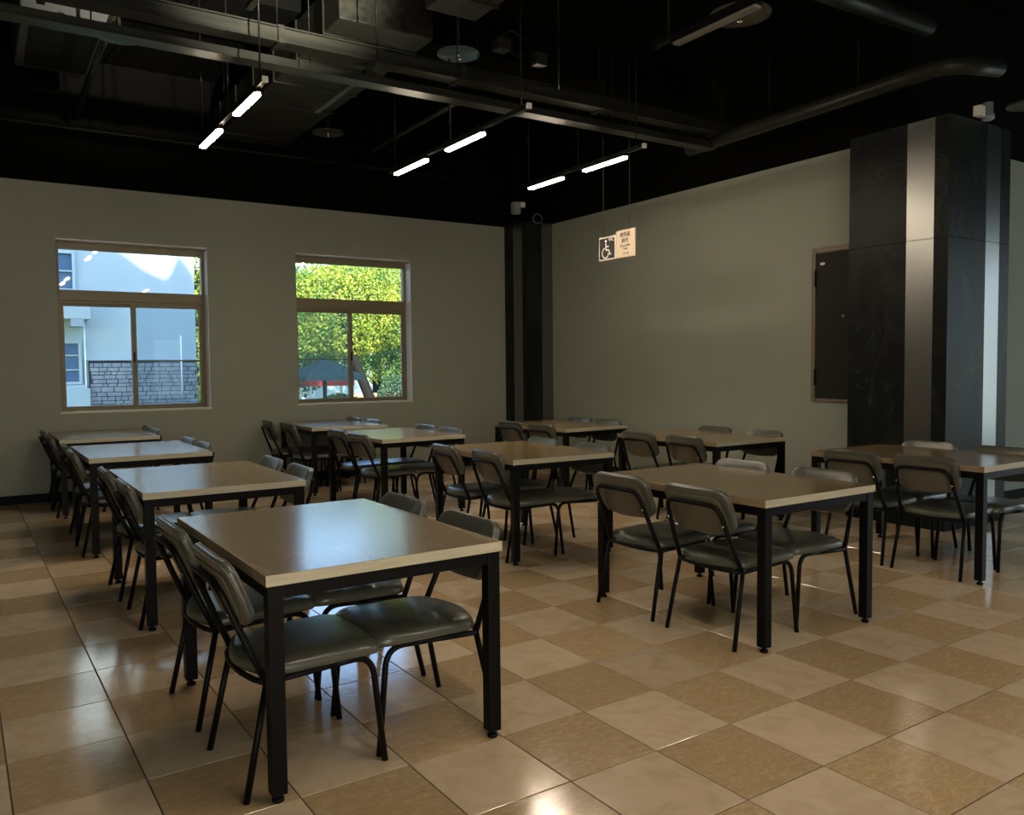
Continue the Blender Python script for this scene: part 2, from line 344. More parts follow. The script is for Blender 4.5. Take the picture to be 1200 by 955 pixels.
# ------------------------------------------------------------------ windows
def window(name, x0, x1, z0, z1, label, screen_left):
    t = thing(name, label, 'window', (x0, YF, z0), 0, None, 'structure')
    W_, H_ = x1 - x0, z1 - z0; yo = 0.145          # frame recessed in the reveal
    zr0, zr1 = 1.20, 1.345                         # wide rail between transom light and sashes
    xm = W_*0.495
    bm = B()
    box(bm, 0, yo, 0, 0.035, yo+0.09, H_); box(bm, W_-0.035, yo, 0, W_, yo+0.09, H_); box(bm, 0.035, yo, H_-0.09, W_-0.035, yo+0.09, H_)
    box(bm, 0.035, yo, 0, W_-0.035, yo+0.09, 0.03)
    obj('frame', bm, BRONZE, t)
    bm = B(); box(bm, 0, -0.003, H_-0.012, W_, yo-0.001, H_-0.0005, bev=0.002); obj('head_channel', bm, WHITEAL, t)
    bm = B(); box(bm, -0.01, -0.012, -0.012, W_+0.01, yo+0.10, 0.012, bev=0.004); obj('sill', bm, mat('pale_sill', (0.55, 0.54, 0.42), 0.5), t)
    bm = B(); box(bm, W_-0.008, 0.0, 0.012, W_+0.004, yo-0.001, H_-0.034); obj('reveal_trim', bm, WHITEAL, t)
    bm = B(); box(bm, 0.035, yo-0.006, zr0+0.03, W_-0.035, yo+0.09, zr1, bev=0.003); box(bm, 0.035, yo+0.01, zr0, W_-0.035, yo+0.09, zr0+0.028); obj('transom_rail', bm, BRONZE, t)
    bm = B(); box(bm, 0.035, yo+0.040, zr1, W_-0.035, yo+0.045, H_-0.09); obj('transom_pane', bm, GLASS, t)
    for s in (0, 1):
        a, b_ = (0.035, xm+0.03) if s == 0 else (xm-0.03, W_-0.035); y = yo + (0.048 if s == 0 else 0.014)
        bm = B(); st = 0.036
        box(bm, a, y, 0.03, a+st, y+0.028, zr0); box(bm, b_-st-(0.012 if s == 0 else 0), y, 0.03, b_, y+0.028, zr0)
        box(bm, a+st, y, 0.03, b_-st, y+0.028, 0.062); box(bm, a+st, y, zr0-0.03, b_-st, y+0.028, zr0)
        sh = obj('sash', bm, BRONZE, t)
        bm = B(); box(bm, a+st, y+0.011, 0.062, b_-st, y+0.016, zr0-0.03); obj('pane', bm, GLASS, sh)
    a, b_ = (0.04, xm) if screen_left else (xm, W_-0.04)
    bm = B(); y = yo + 0.096
    box(bm, a, y, 0.03, a+0.02, y+0.014, zr0); box(bm, b_-0.02, y, 0.03, b_, y+0.014, zr0); box(bm, a, y, 0.50+0.06, b_, y+0.014, 0.575)
    sc = obj('insect_screen', bm, BRONZE, t)
    bm = B(); box(bm, a+0.02, y+0.005, 0.03, b_-0.02, y+0.008, zr0); obj('mesh_panel', bm, SCREEN, sc)
    bm = B(); box(bm, xm-0.012, yo+0.004, 0.55, xm+0.004, yo+0.014, 0.66, bev=0.003); obj('latch', bm, FRAME, t)
window('window_1', *WIN[0], 'left aluminium window looking onto the pale neighbouring house', False)
window('window_2', *WIN[1], 'right aluminium window looking onto green trees', True)
# openings behind the camera; the wide rear one is added for fill light
for nm, (x0, y0, x1, y1), lab in (('fill_opening', (-2.6, YB-0.15, 1.4, YB-0.10), 'wide rear opening added for fill light'), ('window_4', (XR+0.10, -3.4, XR+0.15, 3.6), 'glazed opening in the end wall')):
    t = thing(nm, lab, 'window', (x0, y0, 0), 0, None, 'structure'); z0 = 0.5 if nm == 'fill_opening' else 0.25
    L_ = max(x1-x0, y1-y0); bm = B()
    for k in range(5):
        c = L_*k/4 - 0.02 * (k == 4) ; 
        if nm == 'fill_opening': box(bm, c, 0, z0, c+0.05, 0.05, 2.95)
        else: box(bm, 0, c, z0, 0.05, c+0.05, 2.95)
    if nm == 'fill_opening': box(bm, 0, 0, z0, L_, 0.05, z0+0.05); box(bm, 0, 0, 2.9, L_, 0.05, 2.95)
    else: box(bm, 0, 0, z0, 0.05, L_, z0+0.05); box(bm, 0, 0, 2.9, 0.05, L_, 2.95)
    obj('frame', bm, BRONZE, t)

t = thing('door_1', 'narrow glazed rear door', 'door', (4.2, YB-0.15, 0), 0, None, 'structure'); bm = B()
box(bm, 0, 0, 0, 0.06, 0.05, 2.3); box(bm, 0.84, 0, 0, 0.9, 0.05, 2.3); box(bm, 0.06, 0, 0, 0.84, 0.05, 0.6); box(bm, 0.06, 0, 2.24, 0.84, 0.05, 2.3); obj('frame', bm, BRONZE, t)
# ------------------------------------------------------------------ pillars
def pillar(name, x0, y0, x1, y1, left, front, label):
    """left: stripe breaks along the -X face (y, from the far end); front: stripe breaks along the -Y face"""
    t = thing(name, label, 'pillar', (x0, y0, 0), 0, None, 'structure'); w_, d_ = x1-x0, y1-y0; H_ = 3.412
    bm = B(); box(bm, 0.012, 0.012, 0, w_, d_, H_ - 0.004); obj('core', bm, FRAME, t)
    def bits(bm, axis, a, b_):
        for z0, z1 in ((0.0, 0.098), (0.10, 2.425), (2.429, H_)):
            if z0 == 0.0: continue
            if axis == 'x': box(bm, 0, a, z0, 0.012, b_, z1)
            else: box(bm, a, 0, z0, b_, 0.012, z1)
    for axis, lst, L_ in (('x', left, d_), ('y', front, w_)):
        for a, b_, k in lst:
            a = max(a, 0.0); 
            if axis == 'y' and a < 0.012: a = 0.0
            if axis == 'x' and a < 0.012: a = 0.0121
            bm = B(); bits(bm, axis, a, b_ - 0.001); obj('steel_strip' if k else 'marble_panel', bm, STEEL if k else MARBLE, t)
    bm = B(); box(bm, -0.004, -0.004, 0, w_, 0.012, 0.10); box(bm, -0.004, 0.012, 0, 0.012, d_, 0.10); obj('skirting', bm, BASEB, t)
    return t
pillar('marble_pillar', 6.695, 3.757, 7.66, 4.67, [(0, 0.125, 0), (0.125, 0.365, 1), (0.365, 0.913, 0)], [(0, 0.575, 0), (0.575, 0.80, 1), (0.80, 0.965, 0)],
       'big black marble pillar with brushed steel strips beside the right wall')
pillar('corner_pillar', 6.50, 9.592, 6.95, 10.147, [(0, 0.10, 0), (0.10, 0.325, 1), (0.325, 0.555, 0)], [(0, 0.265, 0), (0.265, 0.45, 1)],
       'slim black marble pillar with grey strips in the far corner')

# ------------------------------------------------------------------ access panel in the right wall
t = thing('access_panel', 'dark flush service door in a brown frame, partly behind the marble pillar', 'service door', (XW, 4.74, 1.03))
bm = B(); L_ = 0.505; H_ = 1.49; f = 0.045
box(bm, -0.02, L_-f, 0, -0.001, L_, H_, bev=0.003); box(bm, -0.02, 0, H_-f, -0.001, L_-f, H_, bev=0.003); box(bm, -0.02, 0, 0, -0.001, L_-f, f*0.6, bev=0.003)
obj('frame', bm, mat('brown_steel_frame', (0.16, 0.12, 0.08), 0.5), t)
bm = B(); box(bm, -0.014, 0.01, 0.032, -0.002, L_-f-0.008, H_-f-0.008, bev=0.002); dr = obj('door_leaf', bm, PANELD, t)
for z in (0.16, 1.12):
    bm = B(); tube(bm, [(-0.026, L_-f-0.004, z), (-0.026, L_-f-0.004, z+0.16)], 0.009, 8); obj('hinge', bm, FRAME, t)
bm = B(); tube(bm, [(-0.014, 0.14, 0.82), (-0.034, 0.14, 0.82)], 0.013, 12); obj('knob', bm, STEEL, dr)
bm = B()
vs = [bm.verts.new((-0.0155, 0.385 + 0.03*math.cos(2*PI*k/16), 1.335 + 0.014*math.sin(2*PI*k/16))) for k in range(16)]; bm.faces.new(vs)
r = bmesh.ops.extrude_face_region(bm, geom=bm.faces[:]); bmesh.ops.translate(bm, verts=[v for v in r['geom'] if isinstance(v, bmesh.types.BMVert)], vec=(0.0015, 0, 0))
obj('sticker', bm, WHITE, dr)

# ------------------------------------------------------------------ tables
TW, TL, TZ = 0.886, 1.269, 0.75
def make_table():
    t = thing('dining_table', '', 'table')
    bm = B(); box(bm, 0.001, 0.001, TZ-0.036, TW-0.001, TL-0.001, TZ, bev=0.0008); top = obj('tabletop', bm, LAM, t)
    e = 0.0012
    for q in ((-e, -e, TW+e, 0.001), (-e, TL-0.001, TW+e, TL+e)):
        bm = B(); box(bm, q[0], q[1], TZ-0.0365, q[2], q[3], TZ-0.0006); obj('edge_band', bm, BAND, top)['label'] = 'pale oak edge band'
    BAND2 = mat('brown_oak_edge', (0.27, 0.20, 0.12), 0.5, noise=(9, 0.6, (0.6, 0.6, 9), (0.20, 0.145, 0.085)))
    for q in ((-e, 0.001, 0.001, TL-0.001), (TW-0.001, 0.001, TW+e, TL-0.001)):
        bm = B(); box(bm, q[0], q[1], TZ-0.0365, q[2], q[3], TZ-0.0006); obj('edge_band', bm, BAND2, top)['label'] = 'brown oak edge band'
    s = 0.050; g = 0.006; bm = None
    def leg(x, y):
        bm = B(); box(bm, x, y, 0.028, x+s, y+s, TZ-0.037, bev=0.002); l = obj('leg', bm, FRAME, t)
        bm = B(); lathe(bm, [(0.018, 0.0), (0.020, 0.003), (0.020, 0.012), (0.012, 0.016), (0.008, 0.018), (0.008, 0.03)], x+s/2, y+s/2, 14); obj('foot_glide', bm, FRAME, l)
    for x in (g, TW-s-g):
        for y in (g, TL-s-g): leg(x, y)
    for y in (g+0.004, TL-g-0.044):
        bm = B(); box(bm, g+s+0.0005, y, TZ-0.082, TW-g-s-0.0005, y+0.04, TZ-0.037, bev=0.0015); obj('apron', bm, FRAME, t)
    for x in (g+0.004, TW-g-0.044):
        bm = B(); box(bm, x, g+s+0.0005, TZ-0.082, x+0.04, TL-g-s-0.0005, TZ-0.037, bev=0.0015); obj('apron', bm, FRAME, t)
    return t

# ------------------------------------------------------------------ chairs (local: front of seat = +x, rear feet at x = 0)
def make_chair():
    t = thing('dining_chair', '', 'chair'); rr = 0.0115
    for s in (-1, 1):
        bm = B(); tube(bm, [(0.0, s*0.232, 0.0), (0.080, s*0.214, 0.372)], rr, 12); obj('leg', bm, FRAME, t)
        bm = B(); tube(bm, round_path([(0.30, s*0.205, 0.382), (0.457, s*0.205, 0.390), (0.498, s*0.214, 0.0)], 0.075, 7), rr, 10); obj('leg', bm, FRAME, t)
    bm = B()
    path = round_path([(0.085, -0.212, 0.365), (0.020, -0.199, 0.515), (-0.060, -0.176, 0.712), (-0.060, 0.176, 0.712), (0.020, 0.199, 0.515), (0.085, 0.212, 0.365)], [0.05, 0.062, 0.062, 0.05], 7)
    tube(bm, path, rr*1.06, 12); obj('back_frame', bm, FRAME, t)
    bm = B()
    for s in (-1, 1): tube(bm, [(0.078, s*0.214, 0.374), (0.31, s*0.205, 0.382)], rr*0.95, 8)
    tube(bm, [(0.079, -0.212, 0.374), (0.052, -0.16, 0.376), (0.036, -0.08, 0.377), (0.032, 0, 0.377), (0.036, 0.08, 0.377), (0.052, 0.16, 0.376), (0.079, 0.212, 0.374)], rr*0.9, 8)
    tube(bm, [(0.33, -0.205, 0.382), (0.33, 0.205, 0.382)], rr*0.8, 8)
    obj('seat_frame', bm, FRAME, t)
    # seat cushion
    def corner(cx, cy, r, a0, a1, n=7): return [(cx + r*math.cos(a0+(a1-a0)*k/n), cy + r*math.sin(a0+(a1-a0)*k/n)) for k in range(n+1)]
    out = corner(0.435, 0.150, 0.072, PI/2, 0) + [(0.510, 0.05), (0.512, 0.0), (0.510, -0.05)] + corner(0.435, -0.150, 0.072, 0, -PI/2)
    out += [(0.30, -0.224), (0.18, -0.222)] + corner(0.130, -0.152, 0.066, -PI/2, -PI*0.93, 5)
    out += [(0.040, -0.09), (0.030, -0.045), (0.027, 0), (0.030, 0.045), (0.040, 0.09)] + corner(0.130, 0.152, 0.066, PI*0.93, PI/2, 5) + [(0.18, 0.222), (0.30, 0.224)]
    bm = B(); tz = lambda x: 0.010*(x/0.5)
    pad(bm, out, [(0.012, 0.386), (0.003, 0.387), (0.0, 0.391), (0.0, 0.409), (0.004, 0.418), (0.012, 0.4255), (0.024, 0.4305), (0.05, 0.4345), (0.10, 0.437)],
        lambda a, b, h: (a, b, h + tz(a) - 0.010*max(0, (a-0.40)/0.11)**2)); seat = obj('seat', bm, VINYL, t)
    bm = B(); pad(bm, out, [(0.016, 0.381), (0.010, 0.382), (0.010, 0.3858)], lambda a, b, h: (a, b, h + tz(a))); obj('seat_board', bm, FRAME, seat)
    # backrest: (a = width, b = along the slant), h = thickness forward
    out = corner(0.146, 0.205, 0.070, 0, PI/2, 8) + corner(-0.146, 0.205, 0.070, PI/2, PI, 8) + [(-0.2165, 0.13), (-0.214, 0.07)] + corner(-0.146, 0.05, 0.065, PI, 1.5*PI, 7)
    out += [(-0.07, -0.019), (0, -0.021), (0.07, -0.019)] + corner(0.146, 0.05, 0.065, 1.5*PI, 2*PI, 7) + [(0.214, 0.07), (0.2165, 0.13)]
    d = Vector((-0.376, 0, 0.9266)); up_ = 0.028; nrm = Vector((0.9266, 0, 0.376)); P0 = Vector((0.0225, 0, 0.519))
    def fn(a, b, h):
        b = up_ + (b + 0.02)*(0.278 - up_)/0.298
        p = P0 + d*b + nrm*(h + 0.50*a*a); return (p.x, a, p.z)
    bm = B()
    pad(bm, out, [(0.030, 0.0085), (0.006, 0.0085), (0.001, 0.0095), (0.0, 0.012), (0.0022, 0.0138), (0.0022, 0.0146), (0.0, 0.0165), (0.0, 0.031), (0.0022, 0.0328), (0.0022, 0.0336), (0.0, 0.0352), (0.002, 0.0395), (0.008, 0.0425), (0.022, 0.0455), (0.05, 0.0475), (0.10, 0.048)], fn)
    bk = obj('backrest', bm, VINYL, t)
    out2 = [(a*0.80, 0.118 + (b-0.128)*0.80) for a, b in out]
    bm = B(); pad(bm, out2, [(0.002, 0.009), (0.0, 0.008), (0.0, 0.0055), (0.003, 0.0045)], fn); obj('back_panel', bm, BACKP, bk)
    for s in (-1, 1):
        bm = B(); p = Vector((-0.018, s*0.187, 0.618)) ; tube(bm, [p + nrm*-0.006, p + nrm*-0.017], 0.0055, 8); obj('screw', bm, CHROME, bk)
    return t

TABLES = {  # near-left corner x, y, rotation in degrees
 'A': (0.756, 2.593, 0.68, 'foremost', 'left'), 'B': (0.739, 4.729, 0.20, 'second', 'left'), 'C': (0.707, 6.843, 0.51, 'third', 'left'), 'D': (0.673, 8.860, 0.25, 'farthest', 'left'),
 'H': (3.156, 2.637, 0.58, 'foremost', 'middle'), 'G': (3.142, 4.819, -1.9, 'second', 'middle'), 'F': (3.106, 6.941, 1.9, 'third', 'middle'), 'E': (3.107, 8.800, -2.0, 'farthest', 'middle'),
 'K': (5.250, 2.696, 0.47, 'foremost', 'right'), 'J': (5.200, 4.858, 0.1, 'second', 'right'), 'I': (5.123, 6.864, 3.6, 'farthest', 'right')}
TLAB = {'A': 'brown topped table in the left foreground, its top reflecting a blue window',
 'B': 'brown topped table second from the front in the left row', 'C': 'brown topped table third from the front in the left row',
 'D': 'brown topped table right under the left window', 'H': 'brown topped table at the front of the middle row, bare of reflections',
 'G': 'brown topped table second from the front in the middle row', 'F': 'brown topped table third from the front, middle row, with a green reflection',
 'E': 'brown topped table right under the right window', 'K': 'brown topped table before the big marble pillar, cut by the picture edge',
 'J': 'brown topped table by the right wall below the service door side', 'I': 'brown topped table by the corner pillar, farthest of the right row'}
TLAB['J'] = 'brown topped table beside the right wall, second in the right row'
# chair placement relative to table corner: side, y along table, gap offset of rear feet outward from table edge, twist
NOM = {('L', 0): (0.335, 0.032, 0.0), ('L', 1): (0.945, 0.032, 0.0), ('R', 0): (0.350, 0.000, 0.0), ('R', 1): (0.950, 0.000, 0.0)}
ADJ = {  # table, side, index: (dy, d outward, twist degrees)
  ('A','L',0): (-0.030, 0.028, 0.0), ('A','L',1): (0.010, 0.028, 0.4), ('A','R',0): (0.000, 0.042, 0.8), ('A','R',1): (0.020, 0.050, -0.6),
  ('B','R',0): (0.039, 0.075, -1.2), ('B','R',1): (0.026, 0.076, -1.2), ('H','L',0): (0.015, 0.050, 0.0), ('H','L',1): (-0.010, 0.040, 0.0),
  ('E','L',0): (0.042, 0.094, 1.2), ('E','L',1): (0.054, 0.160, -1.2), ('F','L',0): (0.032, 0.005, 0.6), ('F','L',1): (0.008, -0.040, -0.6),
  ('F','R',0): (0.021, 0.029, -1.2), ('F','R',1): (-0.013, 0.064, -0.6), ('E','R',0): (0.054, -0.038, -0.6), ('E','R',1): (0.051, -0.061, 1.2),
  ('G','L',0): (0.018, -0.045, -0.6), ('G','L',1): (0.020, -0.008, -0.6), ('G','R',0): (-0.004, 0.043, 0.6), ('G','R',1): (0.063, 0.004, 0.6),
  ('H','R',0): (0.031, 0.063, 0.0), ('H','R',1): (0.014, 0.044, -1.2), ('K','L',0): (0.033, -0.023, 1.2), ('K','L',1): (-0.039, -0.015, 1.2),
  ('K','R',1): (-0.039, 0.068, 0.6), ('K','R',0): (-0.014, 0.051, 0.0), ('J','L',0): (0.010, -0.014, 0.0), ('J','L',1): (-0.003, -0.022, 0.6),
  ('J','R',1): (-0.024, 0.057, -1.2), ('J','R',0): (-0.029, 0.058, 0.0), ('I','L',0): (0.041, -0.025, 0.6), ('I','L',1): (0.002, -0.051, 1.2),
  ('I','R',1): (-0.052, 0.074, 1.2), ('I','R',0): (0.021, 0.035, -0.6), ('C','R',0): (0.061, 0.010, 0.6), ('C','R',1): (0.059, 0.013, 1.2),
  ('D','R',0): (0.069, 0.002, -1.2), ('D','R',1): (0.034, 0.015, -1.2), ('C','L',0): (-0.000, 0.016, -0.6), ('B','L',0): (-0.032, -0.015, -1.2),
  ('B','L',1): (0.040, -0.007, -0.6)
}
table0 = make_table(); chair0 = make_chair(); first = [True, True]
for key, (x, y, rd, pos, row) in TABLES.items():
    o = table0 if first[0] else copy_tree(table0); first[0] = False
    o.location = (x, y, 0); o.rotation_euler = (0, 0, R(rd)); o['label'] = TLAB[key]; o['category'] = 'table'; o['group'] = 'dining tables in three rows'
    c, s = math.cos(R(rd)), math.sin(R(rd))
    for (side, idx), (yy, out_, tw) in NOM.items():
        a = ADJ.get((key, side, idx), (0, 0, 0)); yy += a[0]; out_ += a[1]; tw += a[2]
        lx = -out_ if side == 'L' else TW + out_
        px, py = x + lx*c - yy*s, y + lx*s + yy*c
        ch = chair0 if first[1] else copy_tree(chair0); first[1] = False
        ch.location = (px, py, 0); ch.rotation_euler = (0, 0, R(rd) + (0 if side == 'L' else PI) + R(tw))
        ch['label'] = 'grey padded chair, %s side, %s place, at the %s table of the %s row' % ('left' if side == 'L' else 'right', 'nearer' if idx == 0 else 'farther', pos, row)
        ch['category'] = 'chair'; ch['group'] = 'grey padded chairs around the dining tables'

# ------------------------------------------------------------------ track lights
def rod(bm, x, y, z0, z1=ZC, r=0.004): tube(bm, [(x, y, z0), (x, y, z1)], r, 6)
def track(x, y0, y1, lamps, label, group, names, z=3.20):
    t = thing('track_rail', label, 'light track', (x, y0, z), 0, group); L_ = y1 - y0
    bm = B(); box(bm, -0.017, 0, 0.028, 0.017, L_, 0.058, bev=0.003); obj('rail', bm, FRAME, t)
    for yy in (0.10, L_/2, L_-0.10):
        bm = B(); rod(bm, 0, yy, 0.058, ZC - z, 0.006); obj('hanger', bm, FRAME, t)
    for e in (0, L_):
        bm = B(); box(bm, -0.019, e-0.012, 0.024, 0.019, e+0.012, 0.062, bev=0.003); obj('end_cap', bm, WHITE if e == 0 else FRAME, t)
    for (a, b_, lit), lab in zip(lamps, names):
        l = thing('linear_lamp', lab, 'lamp', (x, a, z), 0, 'linear lamps on the ceiling tracks'); Ln = b_ - a
        bm = B(); box(bm, -0.026, -0.012, 0.004, 0.026, Ln+0.012, 0.0275, bev=0.002); box(bm, -0.012, -0.03, 0.004, 0.012, -0.0125, 0.0275); box(bm, -0.012, Ln+0.0125, 0.004, 0.012, Ln+0.03, 0.0275); obj('housing', bm, FRAME, l)
        bm = B(); box(bm, -0.0235, 0, -0.013, 0.0235, Ln, 0.0039, bev=0.004); obj('diffuser', bm, TUBE if lit else mat('unlit_diffuser', (0.16, 0.155, 0.135), 0.5), l)
gr = 'black light tracks hung from the ceiling'
track(1.63, 5.35, 7.14, [(6.49, 7.05, 1), (5.52, 6.04, 1)], 'black light track above the left row, window end', gr, ['lit linear lamp nearest the left window, leftmost in the photo', 'lit linear lamp on the left track, second from the left window'])
track(3.37, 4.92, 7.22, [(6.50, 7.11, 1), (5.55, 6.12, 1)], 'black light track above the middle row, window end', gr, ['lit linear lamp on the middle track, lower left of its pair', 'lit linear lamp on the middle track, upper right of its pair'])
track(4.80, 5.30, 7.12, [(6.45, 7.00, 1), (5.54, 6.11, 1)], 'black light track near the hanging toilet sign', gr, ['lit linear lamp by the corner pillar, lower left of its pair', 'lit linear lamp above the toilet sign, upper right of its pair'])
track(1.63, 0.7, 2.62, [(1.95, 2.52, 1), (0.95, 1.52, 1)], 'black light track above the left row, near end', gr, ['lit linear lamp near end of the left track', 'second lit linear lamp near end of the left track'])
track(3.37, 1.9, 3.62, [(2.88, 3.46, 0)], 'black light track above the middle row, near end', gr, ['unlit linear lamp beside the big round sprinkler shield'])
track(3.37, -1.1, 0.75, [(-0.95, -0.38, 1), (0.03, 0.6, 1)], 'black light track above the camera', gr, ['lit lamp behind the middle track', 'second lit lamp behind the middle track'])
track(5.4, -1.5, 0.6, [(-1.3, -0.7, 1), (-0.3, 0.3, 1)], 'black light track at the right near end', gr, ['lit lamp at the right near end', 'second lit lamp at the right near end'])

t = thing('added_spotlight', 'unseen spotlight added to light the trunking, turned up towards it', 'spotlight', (2.15, 1.9, 3.15))  # fixture added out of view to brighten the trunking
bm = B(); tube(bm, [(0, -0.10, -0.02), (0, 0.0, 0.0)], 0.04, 16); obj('head', bm, FRAME, t)
bm = B(); tube(bm, [(0, -0.05, 0.03), (0, -0.05, ZC-3.15)], 0.008, 8); obj('stem', bm, FRAME, t)
sl = D.lights.new('spot', 'SPOT'); sl.energy = 4000; sl.spot_size = R(34); sl.spot_blend = 1.0; sl.color = (1.0, 0.93, 0.72); sl.shadow_soft_size = 0.03
so = D.objects.new('spot', sl); COL.objects.link(so); so.parent = t; so.location = (0, 0.01, 0.0); so.rotation_euler = Vector((-0.10, 1, 0.36)).to_track_quat('-Z', 'Y').to_euler()

# ------------------------------------------------------------------ ceiling services
t = thing('cable_trunking', 'long black cable trunking crossing the ceiling from upper left', 'trunking', (XL, 5.62, 3.5))
Lx = 6.16 - XL
bm = B(); box(bm, 0, -0.02, 0.10, Lx, 0.13, 0.19, bev=0.006); box(bm, 0, -0.03, 0.19, Lx, 0.14, 0.20); box(bm, 0, -0.03, 0.094, Lx, 0.0, 0.102); obj('upper_duct', bm, DARKMET, t)
bm = B(); box(bm, 0, 0.15, 0.006, Lx, 0.265, 0.062, bev=0.005); box(bm, 0, 0.140, 0, Lx, 0.275, 0.007); obj('lower_duct', bm, DARKMET, t)
for k in range(7):
    bm = B(); xx = 0.6 + k*1.4; box(bm, xx, -0.036, 0.088, xx+0.045, 0.146, 0.206, bev=0.002); obj('coupler', bm, DARKMET, t)
    bm = B(); rod(bm, xx+0.02, 0.05, 0.2, ZC-3.5, 0.005); rod(bm, xx+0.3, 0.21, 0.06, ZC-3.5, 0.005); obj('hanger', bm, FRAME, t)
for k in range(5):
    bm = B(); xx = 1.2 + k*1.9; box(bm, xx, 0.134, -0.003, xx+0.03, 0.28, 0.066, bev=0.002); obj('coupler', bm, DARKMET, t)
def simple_pipe(name, pts, r, label, cat, hang=(), rad=0.12, m_=DARKMET):
    x0 = Vector(pts[0]); t = thing(name, label, cat, pts[0]); bm = B(); tube(bm, round_path([Vector(p)-x0 for p in pts], rad), r, 12); obj('pipe', bm, m_, t)
    for hx, hy, hz in hang:
        bm = B(); tube(bm, [Vector((hx, hy, hz))-x0, Vector((hx, hy, ZC))-x0], 0.005, 6); obj('hanger', bm, FRAME, t)
    return t
simple_pipe('ventilation_pipe', [(6.12, 6.1, 3.56), (6.12, 3.45, 3.60), (6.55, 3.30, 3.60)], 0.065, 'thick black pipe running above the right row to the marble pillar', 'pipe', [(6.12, 5.1, 3.6), (6.12, 4.2, 3.6)], 0.2)
simple_pipe('thin_conduit', [(-3, 10.12, 4.0), (6.5, 10.12, 4.0)], 0.016, 'thin conduit high along the black top of the window wall', 'conduit')
simple_pipe('sprinkler_pipe', [(4.10, 7.0, 4.0), (4.10, 10.1, 4.0)], 0.024, 'thin black pipe slanting down over the middle lamps', 'pipe', [(4.1, 7.6, 4.0), (4.1, 9.0, 4.0)])
simple_pipe('branch_pipe', [(0.98, 6.6, 4.05), (1.0, 9.9, 4.05)], 0.028, 'dark pipe below the round shield at upper left', 'pipe')
simple_pipe('water_pipe', [(7.3, 3.3, 3.75), (9.5, 3.1, 3.75)], 0.03, 'grey pipe above the marble pillar at the right edge', 'pipe')
simple_pipe('drain_pipe', [(4.2, 3.72, 3.95), (6.2, 3.66, 3.95)], 0.07, 'wide dark pipe at the top right of the ceiling', 'pipe', [(5.0, 3.7, 4.0)])
simple_pipe('threaded_rod', [(3.36, 4.55, 3.62), (3.36, 4.55, 3.28), (3.36, 4.55, 3.25)], 0.006, 'thin pale rod hanging at the top centre', 'rod', [(3.36, 4.55, 3.6)], 0.001, STEEL)
# insulated air ducts
def duct(name, x0, y0, z0, x1, y1, z1, label, n):
    t = thing(name, label, 'air duct', (x0, y0, z0)); w_, l_, h_ = x1-x0, y1-y0, z1-z0
    bm = B(); box(bm, 0, 0, 0, w_, l_, h_, bev=0.012); obj('casing', bm, INSUL, t)
    for k in range(n):
        yy = l_*(k+0.5)/n; bm = B(); box(bm, -0.012, yy, -0.012, w_+0.012, yy+0.03, h_+0.006, bev=0.003); obj('joint_flange', bm, DARKMET, t)
    bm = B()
    for s in (0.02, w_-0.02):
        for yy in (0.4, l_-0.4): rod(bm, s, yy, h_, ZC - z0, 0.005)
    obj('hangers', bm, FRAME, t)
duct('air_duct', 2.42, 6.05, 4.04, 3.22, 9.9, 4.36, 'black ribbed air duct behind the trunking, above the left lamps', 6)
duct('air_duct', 2.83, 1.6, 3.98, 3.25, 5.45, 4.36, 'black insulated air duct at the top centre, in front of the trunking', 6)
t = thing('ceiling_unit', 'flat black box unit on the ceiling at upper left', 'ceiling unit', (0.42, 7.7, 4.2))
bm = B(); box(bm, 0, 0, 0, 0.66, 1.25, 0.4, bev=0.015); obj('casing', bm, mat('matt_black_casing', (0.022, 0.024, 0.026), 0.5), t)
bm = B(); box(bm, 0.08, 0.1, -0.012, 0.58, 1.15, -0.001, bev=0.004); obj('grille', bm, FRAME, t)
# brackets on the trunking, junction boxes and cable mess
def bracket(x, y, z, dy, label):
    t = thing('angle_bracket', label, 'bracket', (x, y, z)); bm = B(); box(bm, 0, 0, 0, 0.045, dy, 0.006); box(bm, 0, 0, 0.006, 0.006, dy, 0.04); obj('angle_bar', bm, DARKMET, t)
    bm = B(); rod(bm, 0.02, 0.04, 0.0, ZC-z, 0.006); obj('hanger', bm, FRAME, t)
bracket(2.50, 5.56, 3.56, 1.3, 'black angle bar crossing under the trunking right of the left lamps')
bracket(1.62, 5.2, 3.80, 0.5, 'short black bracket above the trunking at upper left')
t = thing('junction_box', 'small junction boxes and loose cables above the trunking', 'junction box', (3.4, 5.6, 3.90))
bm = B(); box(bm, 0.15, 0, 0, 0.27, 0.1, 0.09, bev=0.004); obj('box', bm, DARKMET, t)
bm = B(); box(bm, 0.55, 0.05, -0.03, 0.66, 0.13, 0.07, bev=0.004); obj('box', bm, DARKMET, t)
bm = B(); tube(bm, round_path([(0.2, 0.05, 0.09), (0.3, 0.05, 0.2), (0.45, 0.05, 0.12), (0.52, 0.05, 0.35), (0.6, 0.05, 0.5), (0.62, 0.05, 0.84)], 0.08), 0.008, 8); tube(bm, round_path([(0.27, 0.04, 0.03), (0.35, 0.03, -0.03), (0.45, 0.05, 0.04), (0.55, 0.08, 0.0)], 0.05), 0.008, 8); obj('cable', bm, FRAME, t)
